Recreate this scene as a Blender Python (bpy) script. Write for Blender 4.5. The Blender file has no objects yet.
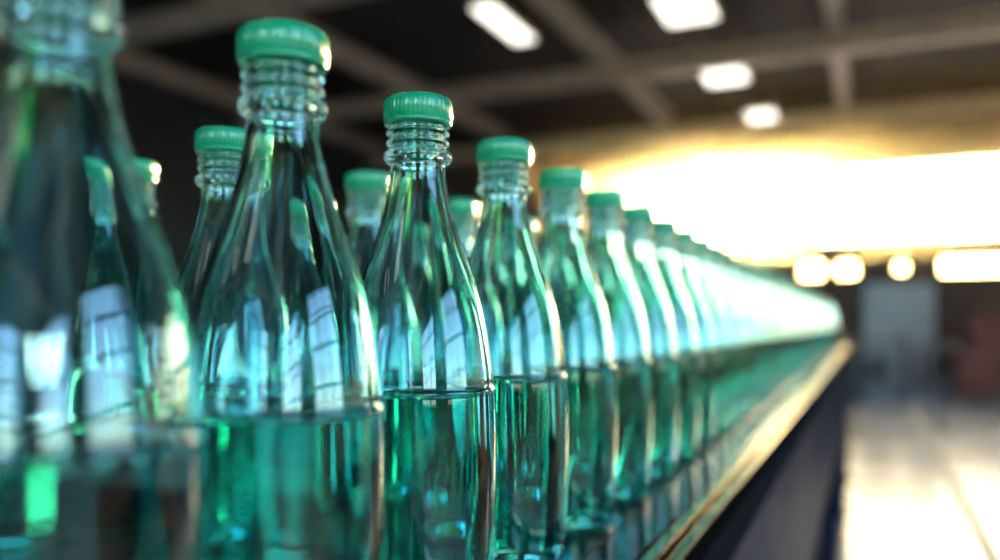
import bpy, bmesh, math, random
from mathutils import Vector
random.seed(4)
scene = bpy.context.scene
COL = scene.collection

# ------------------------------------------------------------------ materials
def new_mat(name):
    m = bpy.data.materials.new(name); m.use_nodes = True
    nt = m.node_tree
    return m, nt, nt.nodes["Principled BSDF"]

def simple(name, col, rough=0.5, metal=0.0, noise=0.0, nscale=8.0, bump=0.0, bscale=60.0, coat=0.0, spec=0.5):
    m, nt, b = new_mat(name)
    b.inputs["Base Color"].default_value = (*col, 1)
    b.inputs["Roughness"].default_value = rough
    b.inputs["Metallic"].default_value = metal
    b.inputs["Coat Weight"].default_value = coat
    b.inputs["Specular IOR Level"].default_value = spec
    tc = nt.nodes.new("ShaderNodeTexCoord")
    if noise > 0:
        n = nt.nodes.new("ShaderNodeTexNoise"); n.inputs["Scale"].default_value = nscale
        n.inputs["Detail"].default_value = 6
        nt.links.new(tc.outputs["Object"], n.inputs["Vector"])
        r = nt.nodes.new("ShaderNodeValToRGB")
        r.color_ramp.elements[0].position = 0.3; r.color_ramp.elements[1].position = 0.7
        r.color_ramp.elements[0].color = (*[c*(1-noise) for c in col], 1)
        r.color_ramp.elements[1].color = (*[min(1, c*(1+noise)) for c in col], 1)
        nt.links.new(n.outputs["Fac"], r.inputs["Fac"])
        nt.links.new(r.outputs["Color"], b.inputs["Base Color"])
        mr = nt.nodes.new("ShaderNodeMapRange")
        mr.inputs["To Min"].default_value = max(0.02, rough*0.75); mr.inputs["To Max"].default_value = min(1, rough*1.25)
        nt.links.new(n.outputs["Fac"], mr.inputs["Value"]); nt.links.new(mr.outputs["Result"], b.inputs["Roughness"])
    if bump > 0:
        n2 = nt.nodes.new("ShaderNodeTexNoise"); n2.inputs["Scale"].default_value = bscale
        nt.links.new(tc.outputs["Object"], n2.inputs["Vector"])
        bp = nt.nodes.new("ShaderNodeBump"); bp.inputs["Strength"].default_value = bump; bp.inputs["Distance"].default_value = 0.01
        nt.links.new(n2.outputs["Fac"], bp.inputs["Height"]); nt.links.new(bp.outputs["Normal"], b.inputs["Normal"])
    return m

def glass(name, col, ior, bump=0.06, bscale=28.0):
    m, nt, b = new_mat(name)
    b.inputs["Base Color"].default_value = (*col, 1)
    b.inputs["Roughness"].default_value = 0.0
    b.inputs["IOR"].default_value = ior
    b.inputs["Transmission Weight"].default_value = 1.0
    tc = nt.nodes.new("ShaderNodeTexCoord")
    n2 = nt.nodes.new("ShaderNodeTexNoise"); n2.inputs["Scale"].default_value = bscale; n2.inputs["Detail"].default_value = 1.0
    mp = nt.nodes.new("ShaderNodeMapping"); mp.inputs["Scale"].default_value = (1, 1, 0.45)
    nt.links.new(tc.outputs["Object"], mp.inputs["Vector"]); nt.links.new(mp.outputs["Vector"], n2.inputs["Vector"])
    bp = nt.nodes.new("ShaderNodeBump"); bp.inputs["Strength"].default_value = bump; bp.inputs["Distance"].default_value = 0.01
    nt.links.new(n2.outputs["Fac"], bp.inputs["Height"]); nt.links.new(bp.outputs["Normal"], b.inputs["Normal"])
    return m

def emis(name, col, s):
    m, nt, b = new_mat(name)
    b.inputs["Base Color"].default_value = (0.9, 0.9, 0.9, 1)
    b.inputs["Emission Color"].default_value = (*col, 1)
    b.inputs["Emission Strength"].default_value = s
    return m

M_glass = glass("pale_green_glass", (0.58, 0.935, 0.925), 1.52, 0.14, 22)
M_glass_in = glass("pale_green_glass_inner", (0.76, 0.97, 0.965), 1.52, 0.2, 18)
M_liquid = glass("green_filled_glass", (0.12, 0.66, 0.61), 1.40, 0.13, 24)
M_surface = glass("liquid_surface", (0.38, 0.86, 0.83), 1.36, 0.03, 20)
M_cap = simple("green_cap_plastic", (0.004, 0.30, 0.15), 0.25, coat=0.5)
M_steel = simple("brushed_steel", (0.40, 0.40, 0.40), 0.2, 1.0, 0.12, 30)
M_deck = simple("polished_deck_steel", (0.16, 0.19, 0.21), 0.14, 1.0, 0.15, 14, 0.02, 30)
M_rail = simple("rail_steel_warm_lit", (0.88, 0.70, 0.44), 0.14, 1.0, 0.1, 40)  # golden light on the rail is put into its base colour
M_strip = simple("dark_polished_strip", (0.24, 0.25, 0.26), 0.10, 1.0, 0.1, 20)
M_rubber = simple("black_rubber", (0.012, 0.012, 0.014), 0.6, spec=0.0)
M_navy = simple("navy_painted_panel", (0.004, 0.010, 0.026), 0.45, 0.0, 0.3, 3, spec=0.008)
M_wall = simple("dark_cladding", (0.03, 0.03, 0.035), 0.8, 0, 0.3, 1.5)
M_wallfar = simple("brown_plaster", (0.10, 0.070, 0.052), 0.8, 0, 0.3, 1.5)
M_roof = simple("dark_roof_sheet", (0.038, 0.031, 0.026), 0.75, 0, 0.35, 0.8)
M_beam = simple("painted_beam", (0.66, 0.54, 0.39), 0.45, 0, 0.2, 3)
M_floor = simple("polished_concrete", (0.20, 0.23, 0.28), 0.18, 0, 0.5, 0.9, 0.03, 8)
M_ground = simple("asphalt_yard", (0.25, 0.25, 0.25), 0.9, 0, 0.2, 2)
M_frame = simple("window_frame_paint", (0.16, 0.14, 0.12), 0.5)
M_cab = simple("pale_grey_door_paint", (0.50, 0.56, 0.62), 0.4, 0.0, 0.1, 4)
M_red = simple("red_crate_plastic", (0.22, 0.04, 0.02), 0.5)
M_wood = simple("pallet_wood", (0.22, 0.13, 0.07), 0.8, 0, 0.3, 12)
M_dark = simple("dark_machine_paint", (0.02, 0.024, 0.032), 0.45)
M_lamp = emis("lamp_diffuser", (1.0, 0.93, 0.80), 3)

# ------------------------------------------------------------------ helpers
def bm_box(bm, c0, c1, mi=0):
    x0, y0, z0 = c0; x1, y1, z1 = c1
    v = [bm.verts.new(p) for p in [(x0,y0,z0),(x1,y0,z0),(x1,y1,z0),(x0,y1,z0),(x0,y0,z1),(x1,y0,z1),(x1,y1,z1),(x0,y1,z1)]]
    for f in [(0,3,2,1),(4,5,6,7),(0,1,5,4),(1,2,6,5),(2,3,7,6),(3,0,4,7)]:
        fc = bm.faces.new([v[i] for i in f]); fc.material_index = mi

def obj_from_bm(name, bm, mats, bevel=0.0, smooth=False, loc=(0,0,0)):
    me = bpy.data.meshes.new(name); bm.to_mesh(me); bm.free()
    for m in mats: me.materials.append(m)
    o = bpy.data.objects.new(name, me); COL.objects.link(o); o.location = loc
    if smooth:
        for p in me.polygons: p.use_smooth = True
    if bevel > 0:
        b = o.modifiers.new("bevel", "BEVEL"); b.width = bevel; b.segments = 2; b.limit_method = 'ANGLE'
    return o

def boxes(name, lst, mats, bevel=0.0):
    bm = bmesh.new()
    for it in lst:
        bm_box(bm, it[0], it[1], it[2] if len(it) > 2 else 0)
    return obj_from_bm(name, bm, mats, bevel)

def wall_with_holes(name, axis, c0, c1, u0, u1, z0, z1, holes, mat):
    us = sorted({u0, u1, *[h[0] for h in holes], *[h[1] for h in holes]})
    zs = sorted({z0, z1, *[h[2] for h in holes], *[h[3] for h in holes]})
    bm = bmesh.new()
    for i in range(len(us)-1):
        for j in range(len(zs)-1):
            cu, cz = (us[i]+us[i+1])/2, (zs[j]+zs[j+1])/2
            if any(h[0] < cu < h[1] and h[2] < cz < h[3] for h in holes): continue
            if axis == 'y': bm_box(bm, (us[i], c0, zs[j]), (us[i+1], c1, zs[j+1]))
            else: bm_box(bm, (c0, us[i], zs[j]), (c1, us[i+1], zs[j+1]))
    return obj_from_bm(name, bm, [mat])

win_n = [0]
def window_frame(axis, c, u0, u1, z0, z1, nu, nz, t=0.05, w=0.06):
    win_n[0] += 1
    L = []
    def bar(a0, a1, b0, b1):
        if axis == 'y': L.append(((a0, c-t/2, b0), (a1, c+t/2, b1)))
        else: L.append(((c-t/2, a0, b0), (c+t/2, a1, b1)))
    bar(u0, u0+w, z0, z1); bar(u1-w, u1, z0, z1); bar(u0+w, u1-w, z0, z0+w); bar(u0+w, u1-w, z1-w, z1)
    for i in range(1, nu):
        u = u0 + (u1-u0)*i/nu; bar(u-w*0.3, u+w*0.3, z0+w, z1-w)
    for j in range(1, nz):
        z = z0 + (z1-z0)*j/nz; bar(u0+w, u1-w, z-w*0.3, z+w*0.3)
    boxes("window_%d" % win_n[0], L, [M_frame])

# ------------------------------------------------------------------ room shell
XL, XR, YB, YF, H = -12.0, 6.0, -9.0, 18.0, 5.9
boxes("floor", [((XL, YB, -0.2), (XR, YF, 0.0))], [M_floor])
boxes("ground_yard", [((-70, -60, -0.4), (70, 90, -0.21))], [M_ground])
far_holes = [(-4.5, -1.52, 2.8, 4.4), (-1.03, 5.4, 2.8, 4.4)]
low = [(-1.3, -0.85, 2.1, 2.45), (-0.6, -0.2, 2.12, 2.42), (0.5, 0.72, 2.18, 2.4), (1.3, 2.5, 2.12, 2.45), (2.9, 3.6, 1.2, 2.45), (4.0, 4.8, 1.2, 2.45)]
far_holes += low
wall_with_holes("wall_far", 'y', YF, YF+0.25, XL, XR, 0, H, far_holes, M_wallfar)
window_frame('y', YF+0.12, -4.5, -1.52, 2.8, 4.4, 3, 1)
window_frame('y', YF+0.12, -1.03, 5.4, 2.8, 4.4, 6, 1)
for h in low: window_frame('y', YF+0.12, h[0], h[1], h[2], h[3], 1, 1, w=0.03)
rh = [(-7.6, -3.6, 0.9, 5.0), (-1.6, 2.6, 0.9, 5.0), (10.0, 13.0, 1.5, 4.6)]
wall_with_holes("wall_right", 'x', XR, XR+0.25, YB, YF, 0, H, rh, M_wallfar)
for h in rh: window_frame('x', XR+0.12, h[0], h[1], h[2], h[3], 3, 4, w=0.16)
bh = [(-7.0, -4.4, 1.2, 5.0), (0.8, 3.4, 1.2, 5.0)]
wall_with_holes("wall_back", 'y', YB-0.25, YB, XL, XR, 0, H, bh, M_wall)
for h in bh: window_frame('y', YB-0.12, h[0], h[1], h[2], h[3], 2, 4, w=0.14)
lh = [(-5.0 + i*1.9, -5.0 + i*1.9 + 0.7, 0.35, 0.95) for i in range(12)]  # added low windows, hidden behind the bottles, to send light through them
wall_with_holes("wall_left", 'x', XL-0.25, XL, YB, YF, 0, H, lh, M_wall)
for h in lh: window_frame('x', XL-0.12, h[0], h[1], h[2], h[3], 2, 2, w=0.08)

L = [((XL, YB, H), (XR, YF, H+0.15))]
x = XL + 0.3
while x < XR - 0.1:
    L.append(((x, YB, H-0.05), (x+0.09, YF, H))); x += 0.45
boxes("ceiling", L, [M_roof])

def ibeam_y(name, X, z, hgt=0.34, w=0.2):
    boxes(name, [((X-w/2, YB, z), (X+w/2, YF, z+0.03)), ((X-w/2, YB, z+hgt-0.03), (X+w/2, YF, z+hgt)), ((X-0.012, YB, z+0.03), (X+0.012, YF, z+hgt-0.03))], [M_beam])
def ibeam_x(name, Y, z, hgt=0.3, w=0.2):
    boxes(name, [((XL, Y-w/2, z), (XR, Y+w/2, z+0.03)), ((XL, Y-w/2, z+hgt-0.03), (XR, Y+w/2, z+hgt)), ((XL, Y-0.012, z+0.03), (XR, Y+0.012, z+hgt-0.03))], [M_beam])
for X in (-11.6, -8.0, -4.05, -0.45, 3.3):
    ibeam_y("roof_beam", X, 5.51)
for Y in (-6, -1, 3.5, 8.2, 13.0, 17.7):
    ibeam_x("roof_crossbeam", Y, 5.20)

def lamp(X, Y, z=5.33, wx=0.6, wy=1.0):
    bm = bmesh.new()
    bm_box(bm, (-wx/2, -wy/2, 0.02), (wx/2, wy/2, 0.09), 0)
    bm_box(bm, (-wx/2+0.03, -wy/2+0.03, 0.0), (wx/2-0.03, wy/2-0.03, 0.02), 1)
    bm_box(bm, (-wx*0.2, -wy*0.25, 0.09), (wx*0.2, wy*0.25, 0.16), 0)
    for sx in (-1, 1):
        for sy in (-1, 1):
            bm_box(bm, (sx*wx*0.4-0.006, sy*wy*0.4-0.006, 0.09), (sx*wx*0.4+0.006, sy*wy*0.4+0.006, H+0.002-z), 0)
    obj_from_bm("high_bay_lamp", bm, [M_beam, M_lamp], loc=(X, Y, z))
for Y in (-4.5, 0.8, 4.8, 7.4, 10.67, 13.8):  # both rows: lamps behind and over the camera added for reflections on bottles
    lamp(-2.2, Y, wx=0.7, wy=1.05)
lamp(-1.96, 16.9, wx=0.55, wy=0.8)
for Y in (-4.5, 1.7, 10.2):
    lamp(-4.62, Y, wx=0.36, wy=1.5)

# ------------------------------------------------------------------ bottle
def catmull(pts, sub):
    out = []
    n = len(pts)
    for i in range(n-1):
        p0 = pts[max(i-1, 0)]; p1 = pts[i]; p2 = pts[i+1]; p3 = pts[min(i+2, n-1)]
        for k in range(sub):
            t = k/sub
            out.append(tuple(0.5*((2*p1[a]) + (-p0[a]+p2[a])*t + (2*p0[a]-5*p1[a]+4*p2[a]-p3[a])*t*t + (-p0[a]+3*p1[a]-3*p2[a]+p3[a])*t**3) for a in (0, 1)))
    out.append(pts[-1]); return out

SEG = 96
def lathe(bm, prof, mi, seg=SEG, rfun=None):
    rings = []
    for (r, z) in prof:
        if r < 1e-5:
            rings.append([bm.verts.new((0, 0, z))])
        else:
            rings.append([bm.verts.new(((r if rfun is None else rfun(r, z, k))*math.cos(2*math.pi*k/seg), (r if rfun is None else rfun(r, z, k))*math.sin(2*math.pi*k/seg), z)) for k in range(seg)])
    for i in range(len(rings)-1):
        a, b = rings[i], rings[i+1]
        m = mi(i, prof) if callable(mi) else mi
        for k in range(seg):
            k2 = (k+1) % seg
            if len(a) == 1 and len(b) == 1: continue
            if len(a) == 1: f = bm.faces.new([a[0], b[k2], b[k]])
            elif len(b) == 1: f = bm.faces.new([a[k], a[k2], b[0]])
            else: f = bm.faces.new([a[k], a[k2], b[k2], b[k]])
            f.material_index = m; f.smooth = True

LV = 0.141
def make_bottle():
    bm = bmesh.new()
    low = catmull([(0.0, 0.012), (0.014, 0.0105), (0.026, 0.006), (0.034, 0.0012), (0.0385, 0.0), (0.043, 0.002), (0.0462, 0.008),
           (0.0478, 0.022), (0.0492, 0.05), (0.050, 0.08), (0.0499, 0.11), (0.0493, 0.132), (0.0490, 0.1385)], 4)
    ridge = [(0.0491, 0.1393), (0.0496, 0.1402), (0.0496, LV), (0.0494, 0.1418), (0.0487, 0.1428)]
    up = catmull([(0.0484, 0.145), (0.0468, 0.16), (0.0442, 0.177), (0.0403, 0.194), (0.0355, 0.2095), (0.0300, 0.225), (0.0254, 0.239), (0.0214, 0.253),
           (0.0186, 0.266), (0.0174, 0.275), (0.0172, 0.2805)], 4)
    neck = catmull([(0.0174, 0.2815), (0.0200, 0.2825), (0.0216, 0.285), (0.0214, 0.288), (0.0192, 0.290), (0.0179, 0.2915), (0.0183, 0.2928),
            (0.0197, 0.294), (0.0197, 0.2956), (0.0182, 0.2968), (0.0179, 0.2982), (0.0184, 0.2994), (0.0198, 0.3005), (0.0198, 0.302), (0.0183, 0.3034), (0.0178, 0.305), (0.0178, 0.318), (0.0168, 0.3195), (0.0150, 0.3195)], 3)
    inner = [(0.0138, 0.318), (0.0136, 0.305), (0.0138, 0.29), (0.0142, 0.275)]
    inner2 = catmull([(0.0156, 0.266), (0.0184, 0.253), (0.0224, 0.239), (0.0270, 0.225), (0.0326, 0.2095), (0.0374, 0.194), (0.0413, 0.177), (0.0440, 0.16), (0.0455, 0.148), (0.0459, 0.1436)], 4)
    surf = [(0.0456, 0.1424), (0.0448, 0.1415), (0.043, LV), (0.035, LV), (0.02, LV), (0.0, LV)]
    prof = low + ridge + up + neck + inner + inner2 + surf
    n1 = len(low) + 2; n2 = len(low)+len(ridge)+len(up)+len(neck)-1; n3 = n2 + len(inner)+len(inner2)
    def mi(i, p):
        if i < n1: return 2
        if i < n2: return 0
        if i < n3: return 1
        return 3
    lathe(bm, prof, mi)
    def rf(r, z, k):
        if 0.3085 < z < 0.3195 and r > 0.02: return r + (0.0003 if (k % 4) < 2 else -0.0001)
        return r
    cap = [(0.0182, 0.3062), (0.0203, 0.3058), (0.0212, 0.3064), (0.0213, 0.3078), (0.0209, 0.3082), (0.0209, 0.3086), (0.0215, 0.309), (0.0215, 0.319),
           (0.0212, 0.3208), (0.0204, 0.3222), (0.0190, 0.3230), (0.0175, 0.3231), (0.0165, 0.3228), (0.0, 0.3226)]
    lathe(bm, cap, 4, seg=192, rfun=rf)
    under = [(0.0182, 0.3062), (0.0182, 0.3200), (0.0, 0.3202)]
    lathe(bm, under[::1], 4)
    me = bpy.data.meshes.new("glass_bottle"); 
    bm.to_mesh(me); bm.free()
    for m in (M_glass, M_glass_in, M_liquid, M_surface, M_cap): me.materials.append(m)
    return me
BOT = make_bottle()
Z0 = 1.0
def bottle(X, Y):
    o = bpy.data.objects.new("glass_bottle", BOT); COL.objects.link(o)
    o.location = (X, Y, Z0 + 0.0003); o.rotation_euler = (0, 0, random.uniform(0, 6.28))
ys = [-0.07, 0.065, 0.190, 0.309] + [0.437 + 0.1315*i for i in range(48)]
for y in ys: bottle(-0.258, y)
for i in range(0, 33): bottle(-0.430, 0.4516 + 0.185*i)
for i in range(0, 24): bottle(-0.585, 0.50 + 0.2525*i)

# ------------------------------------------------------------------ conveyor
CY0, CY1 = -1.2, 6.85
bm = bmesh.new()
bm_box(bm, (-0.74, CY0, 0.94), (-0.200, CY1, 1.0), 0)          # deck
bm_box(bm, (-0.199, CY0, 0.95), (-0.162, CY1, 1.0), 5)         # polished wear strip
bm_box(bm, (-0.161, CY0, 0.95), (-0.157, CY1, 0.998), 3)       # groove rubber
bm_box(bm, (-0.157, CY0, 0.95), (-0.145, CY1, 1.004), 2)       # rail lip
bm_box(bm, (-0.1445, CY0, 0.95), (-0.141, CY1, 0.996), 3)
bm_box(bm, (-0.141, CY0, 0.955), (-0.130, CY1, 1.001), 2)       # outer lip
bm_box(bm, (-0.1295, CY0, 0.955), (-0.119, CY1, 0.994), 3)
bm_box(bm, (-0.127, CY0, 0.60), (-0.119, CY1, 0.955), 4)       # side panel
bm_box(bm, (-0.119, CY0, 0.60), (-0.113, CY1, 0.62), 3)
bm_box(bm, (-0.76, CY0, 0.60), (-0.741, CY1, 1.01), 4)
y = CY0 + 0.2
while y < CY1:
    for X in (-0.745, -0.19):
        bm_box(bm, (X, y, 0.03), (X+0.06, y+0.06, 0.94), 4)
        bm_box(bm, (X-0.02, y-0.02, 0.0), (X+0.08, y+0.08, 0.03), 3)
    bm_box(bm, (-0.745, y+0.01, 0.3), (-0.13, y+0.05, 0.34), 4)
    y += 1.25
obj_from_bm("conveyor_line", bm, [M_deck, M_steel, M_rail, M_rubber, M_navy, M_strip], bevel=0.0015)

# ------------------------------------------------------------------ background equipment
# panelled roller door standing just inside the far wall
D = YF - 0.04
L = [((-0.15, D-0.05, 0.0), (-0.07, D, 1.98), 1), ((1.2, D-0.05, 0.0), (1.28, D, 1.98), 1), ((-0.15, D-0.05, 1.98), (1.28, D, 2.06), 1)]
for k in range(13): L.append(((-0.07, D-0.035, 0.002+k*0.152), (1.2, D-0.001, 0.002+k*0.152+0.138), 0))
L.append(((0.5, D-0.06, 0.9), (0.7, D-0.035, 0.94), 1))
boxes("door_1", L, [M_cab, M_dark], bevel=0.004)

def cabinet(X, Y, w, d, h, mat=M_cab):
    L = [((X, Y, 0.1), (X+w, Y+d, h), 0), ((X+0.03, Y+0.03, 0), (X+w-0.03, Y+d-0.03, 0.1), 1)]
    n = max(1, round(w/0.6))
    for i in range(n):
        a = X + i*w/n
        L.append(((a+0.02, Y-0.02, 0.14), (a+w/n-0.02, Y, h-0.05), 0))
        L.append(((a+w/n-0.09, Y-0.05, h*0.5), (a+w/n-0.06, Y-0.02, h*0.5+0.16), 1))
        L.append(((a+0.1, Y-0.025, h-0.5), (a+w/n-0.14, Y-0.02, h-0.25), 1))
    boxes("control_cabinet", L, [mat, M_dark], bevel=0.006)

def crate_stack(X, Y, n, w=0.6, d=0.4, h=0.3, z=0.15):
    L = []
    for sx in range(3): L.append(((X-0.02 + sx*(w-0.08)/2, Y-0.05, 0), (X+0.08 + sx*(w-0.08)/2, Y+d+0.05, 0.09), 1))
    for k in range(5): L.append(((X-0.04, Y-0.05 + k*(d+0.02)/4.2, 0.09), (X+w+0.04, Y+0.03 + k*(d+0.02)/4.2, 0.12), 1))
    for i in range(n):
        b = 0.12 + i*h
        L += [((X, Y, b), (X+w, Y+d, b+0.02), 0)]
        for (a0, a1) in (((X, Y), (X+w, Y+0.02)), ((X, Y+d-0.02), (X+w, Y+d)), ((X, Y+0.02), (X+0.02, Y+d-0.02)), ((X+w-0.02, Y+0.02), (X+w, Y+d-0.02))):
            L.append(((a0[0], a0[1], b+0.02), (a1[0], a1[1], b+0.13), 0))
            L.append(((a0[0], a0[1], b+0.2), (a1[0], a1[1], b+h-0.005), 0))
        for cx in (X, X+w-0.05):
            for cy in (Y, Y+d-0.05):
                L.append(((cx, cy, b+0.13), (cx+0.05, cy+0.05, b+0.2), 0))
    boxes("crate_stack", L, [M_red, M_wood])
crate_stack(1.6, 15.4, 4); crate_stack(2.35, 15.6, 5); crate_stack(1.25, 13.6, 2, w=0.5)
crate_stack(3.2, 15.0, 6)

def bench(X, Y, w, d, h):
    L = [((X, Y, h-0.05), (X+w, Y+d, h), 0)]
    for cx in (X+0.03, X+w-0.09):
        for cy in (Y+0.03, Y+d-0.09): L.append(((cx, cy, 0), (cx+0.06, cy+0.06, h-0.05), 0))
    L.append(((X+0.05, Y+0.05, 0.25), (X+w-0.05, Y+d-0.05, 0.29), 0))
    L.append(((X+0.2, Y+0.1, 0.29), (X+w-0.3, Y+d-0.1, 0.62), 0))
    boxes("work_bench", L, [M_dark])
bench(-0.6, 14.2, 1.2, 0.7, 0.9)
bench(0.75, 14.6, 0.6, 0.5, 0.8)
cabinet(-4.6, 15.8, 2.4, 0.8, 1.95, M_dark)

L = [((0.53, -8, 0.0005), (0.535, 13.4, 0.006)), ((0.595, -8, 0.0005), (0.60, 13.4, 0.006)), ((0.535, -8, 0.0005), (0.595, 13.4, 0.002))]
y = -8
while y < 13.3: L.append(((0.535, y, 0.002), (0.595, y+0.02, 0.005))); y += 0.08
boxes("floor_drain", L, [M_dark])

# added haze volume that makes the warm sun halo before the high windows
hz = bpy.data.materials.new("sun_halo_haze"); hz.use_nodes = True
nt = hz.node_tree; nt.nodes.clear()
vs = nt.nodes.new("ShaderNodeVolumeScatter"); out = nt.nodes.new("ShaderNodeOutputMaterial")
vs.inputs["Density"].default_value = 0.0036; vs.inputs["Anisotropy"].default_value = 0.90; vs.inputs["Color"].default_value = (1, 0.88, 0.62, 1)
nt.links.new(vs.outputs["Volume"], out.inputs["Volume"])
boxes("sun_halo_volume", [((-8, 4.0, 2.1), (XR-0.05, YF-0.12, 5.15))], [hz])

# ------------------------------------------------------------------ light
w = bpy.data.worlds.new("sky"); scene.world = w; w.use_nodes = True
nt = w.node_tree; bg = nt.nodes["Background"]
sky = nt.nodes.new("ShaderNodeTexSky"); sky.sky_type = 'NISHITA'; sky.sun_disc = False
sky.sun_elevation = math.radians(28)
sd = Vector((-0.140, 1.036, 0)).normalized()
sky.sun_rotation = math.atan2(sd.x, sd.y)
sky.air_density = 1.3; sky.dust_density = 1.0; sky.ozone_density = 2.0
tcw = nt.nodes.new("ShaderNodeTexCoord")
dot = nt.nodes.new("ShaderNodeVectorMath"); dot.operation = 'DOT_PRODUCT'; dot.inputs[1].default_value = (sd.x, sd.y, 0.16)
nt.links.new(tcw.outputs["Generated"], dot.inputs[0])
rmp = nt.nodes.new("ShaderNodeValToRGB")
rmp.color_ramp.elements[0].position = 0.55; rmp.color_ramp.elements[0].color = (0.74, 0.92, 1.0, 1)
rmp.color_ramp.elements[1].position = 1.0; rmp.color_ramp.elements[1].color = (0.62, 0.52, 0.35, 1)
nt.links.new(dot.outputs["Value"], rmp.inputs["Fac"])
mx = nt.nodes.new("ShaderNodeMix"); mx.data_type = 'RGBA'; mx.blend_type = 'MULTIPLY'; mx.inputs["Factor"].default_value = 1.0
nt.links.new(sky.outputs["Color"], mx.inputs["A"]); nt.links.new(rmp.outputs["Color"], mx.inputs["B"])
nt.links.new(mx.outputs["Result"], bg.inputs["Color"]); bg.inputs["Strength"].default_value = 2.4

sl = bpy.data.lights.new("sun", 'SUN'); sl.energy = 85; sl.color = (1.0, 0.68, 0.30); sl.angle = math.radians(1.2)
so = bpy.data.objects.new("sun", sl); COL.objects.link(so)
d = Vector((sd.x-0.02, sd.y, 0.160)).normalized()
so.rotation_euler = d.to_track_quat('Z', 'Y').to_euler(); so.location = (-3, 30, 8)

# ------------------------------------------------------------------ camera
cam = bpy.data.cameras.new("camera"); co = bpy.data.objects.new("camera", cam); COL.objects.link(co)
cam.sensor_width = 36; cam.lens = 28.8; cam.shift_y = 0.042
cam.clip_start = 0.01
co.location = (0, 0, 1.183)
co.rotation_euler = (math.radians(90), 0, math.atan2(368, 800))
cam.dof.use_dof = True; cam.dof.focus_distance = 0.48; cam.dof.aperture_fstop = 2.2
scene.camera = co
scene.cycles.max_bounces = 24; scene.cycles.transmission_bounces = 24; scene.cycles.glossy_bounces = 10
scene.view_settings.view_transform = 'Standard'
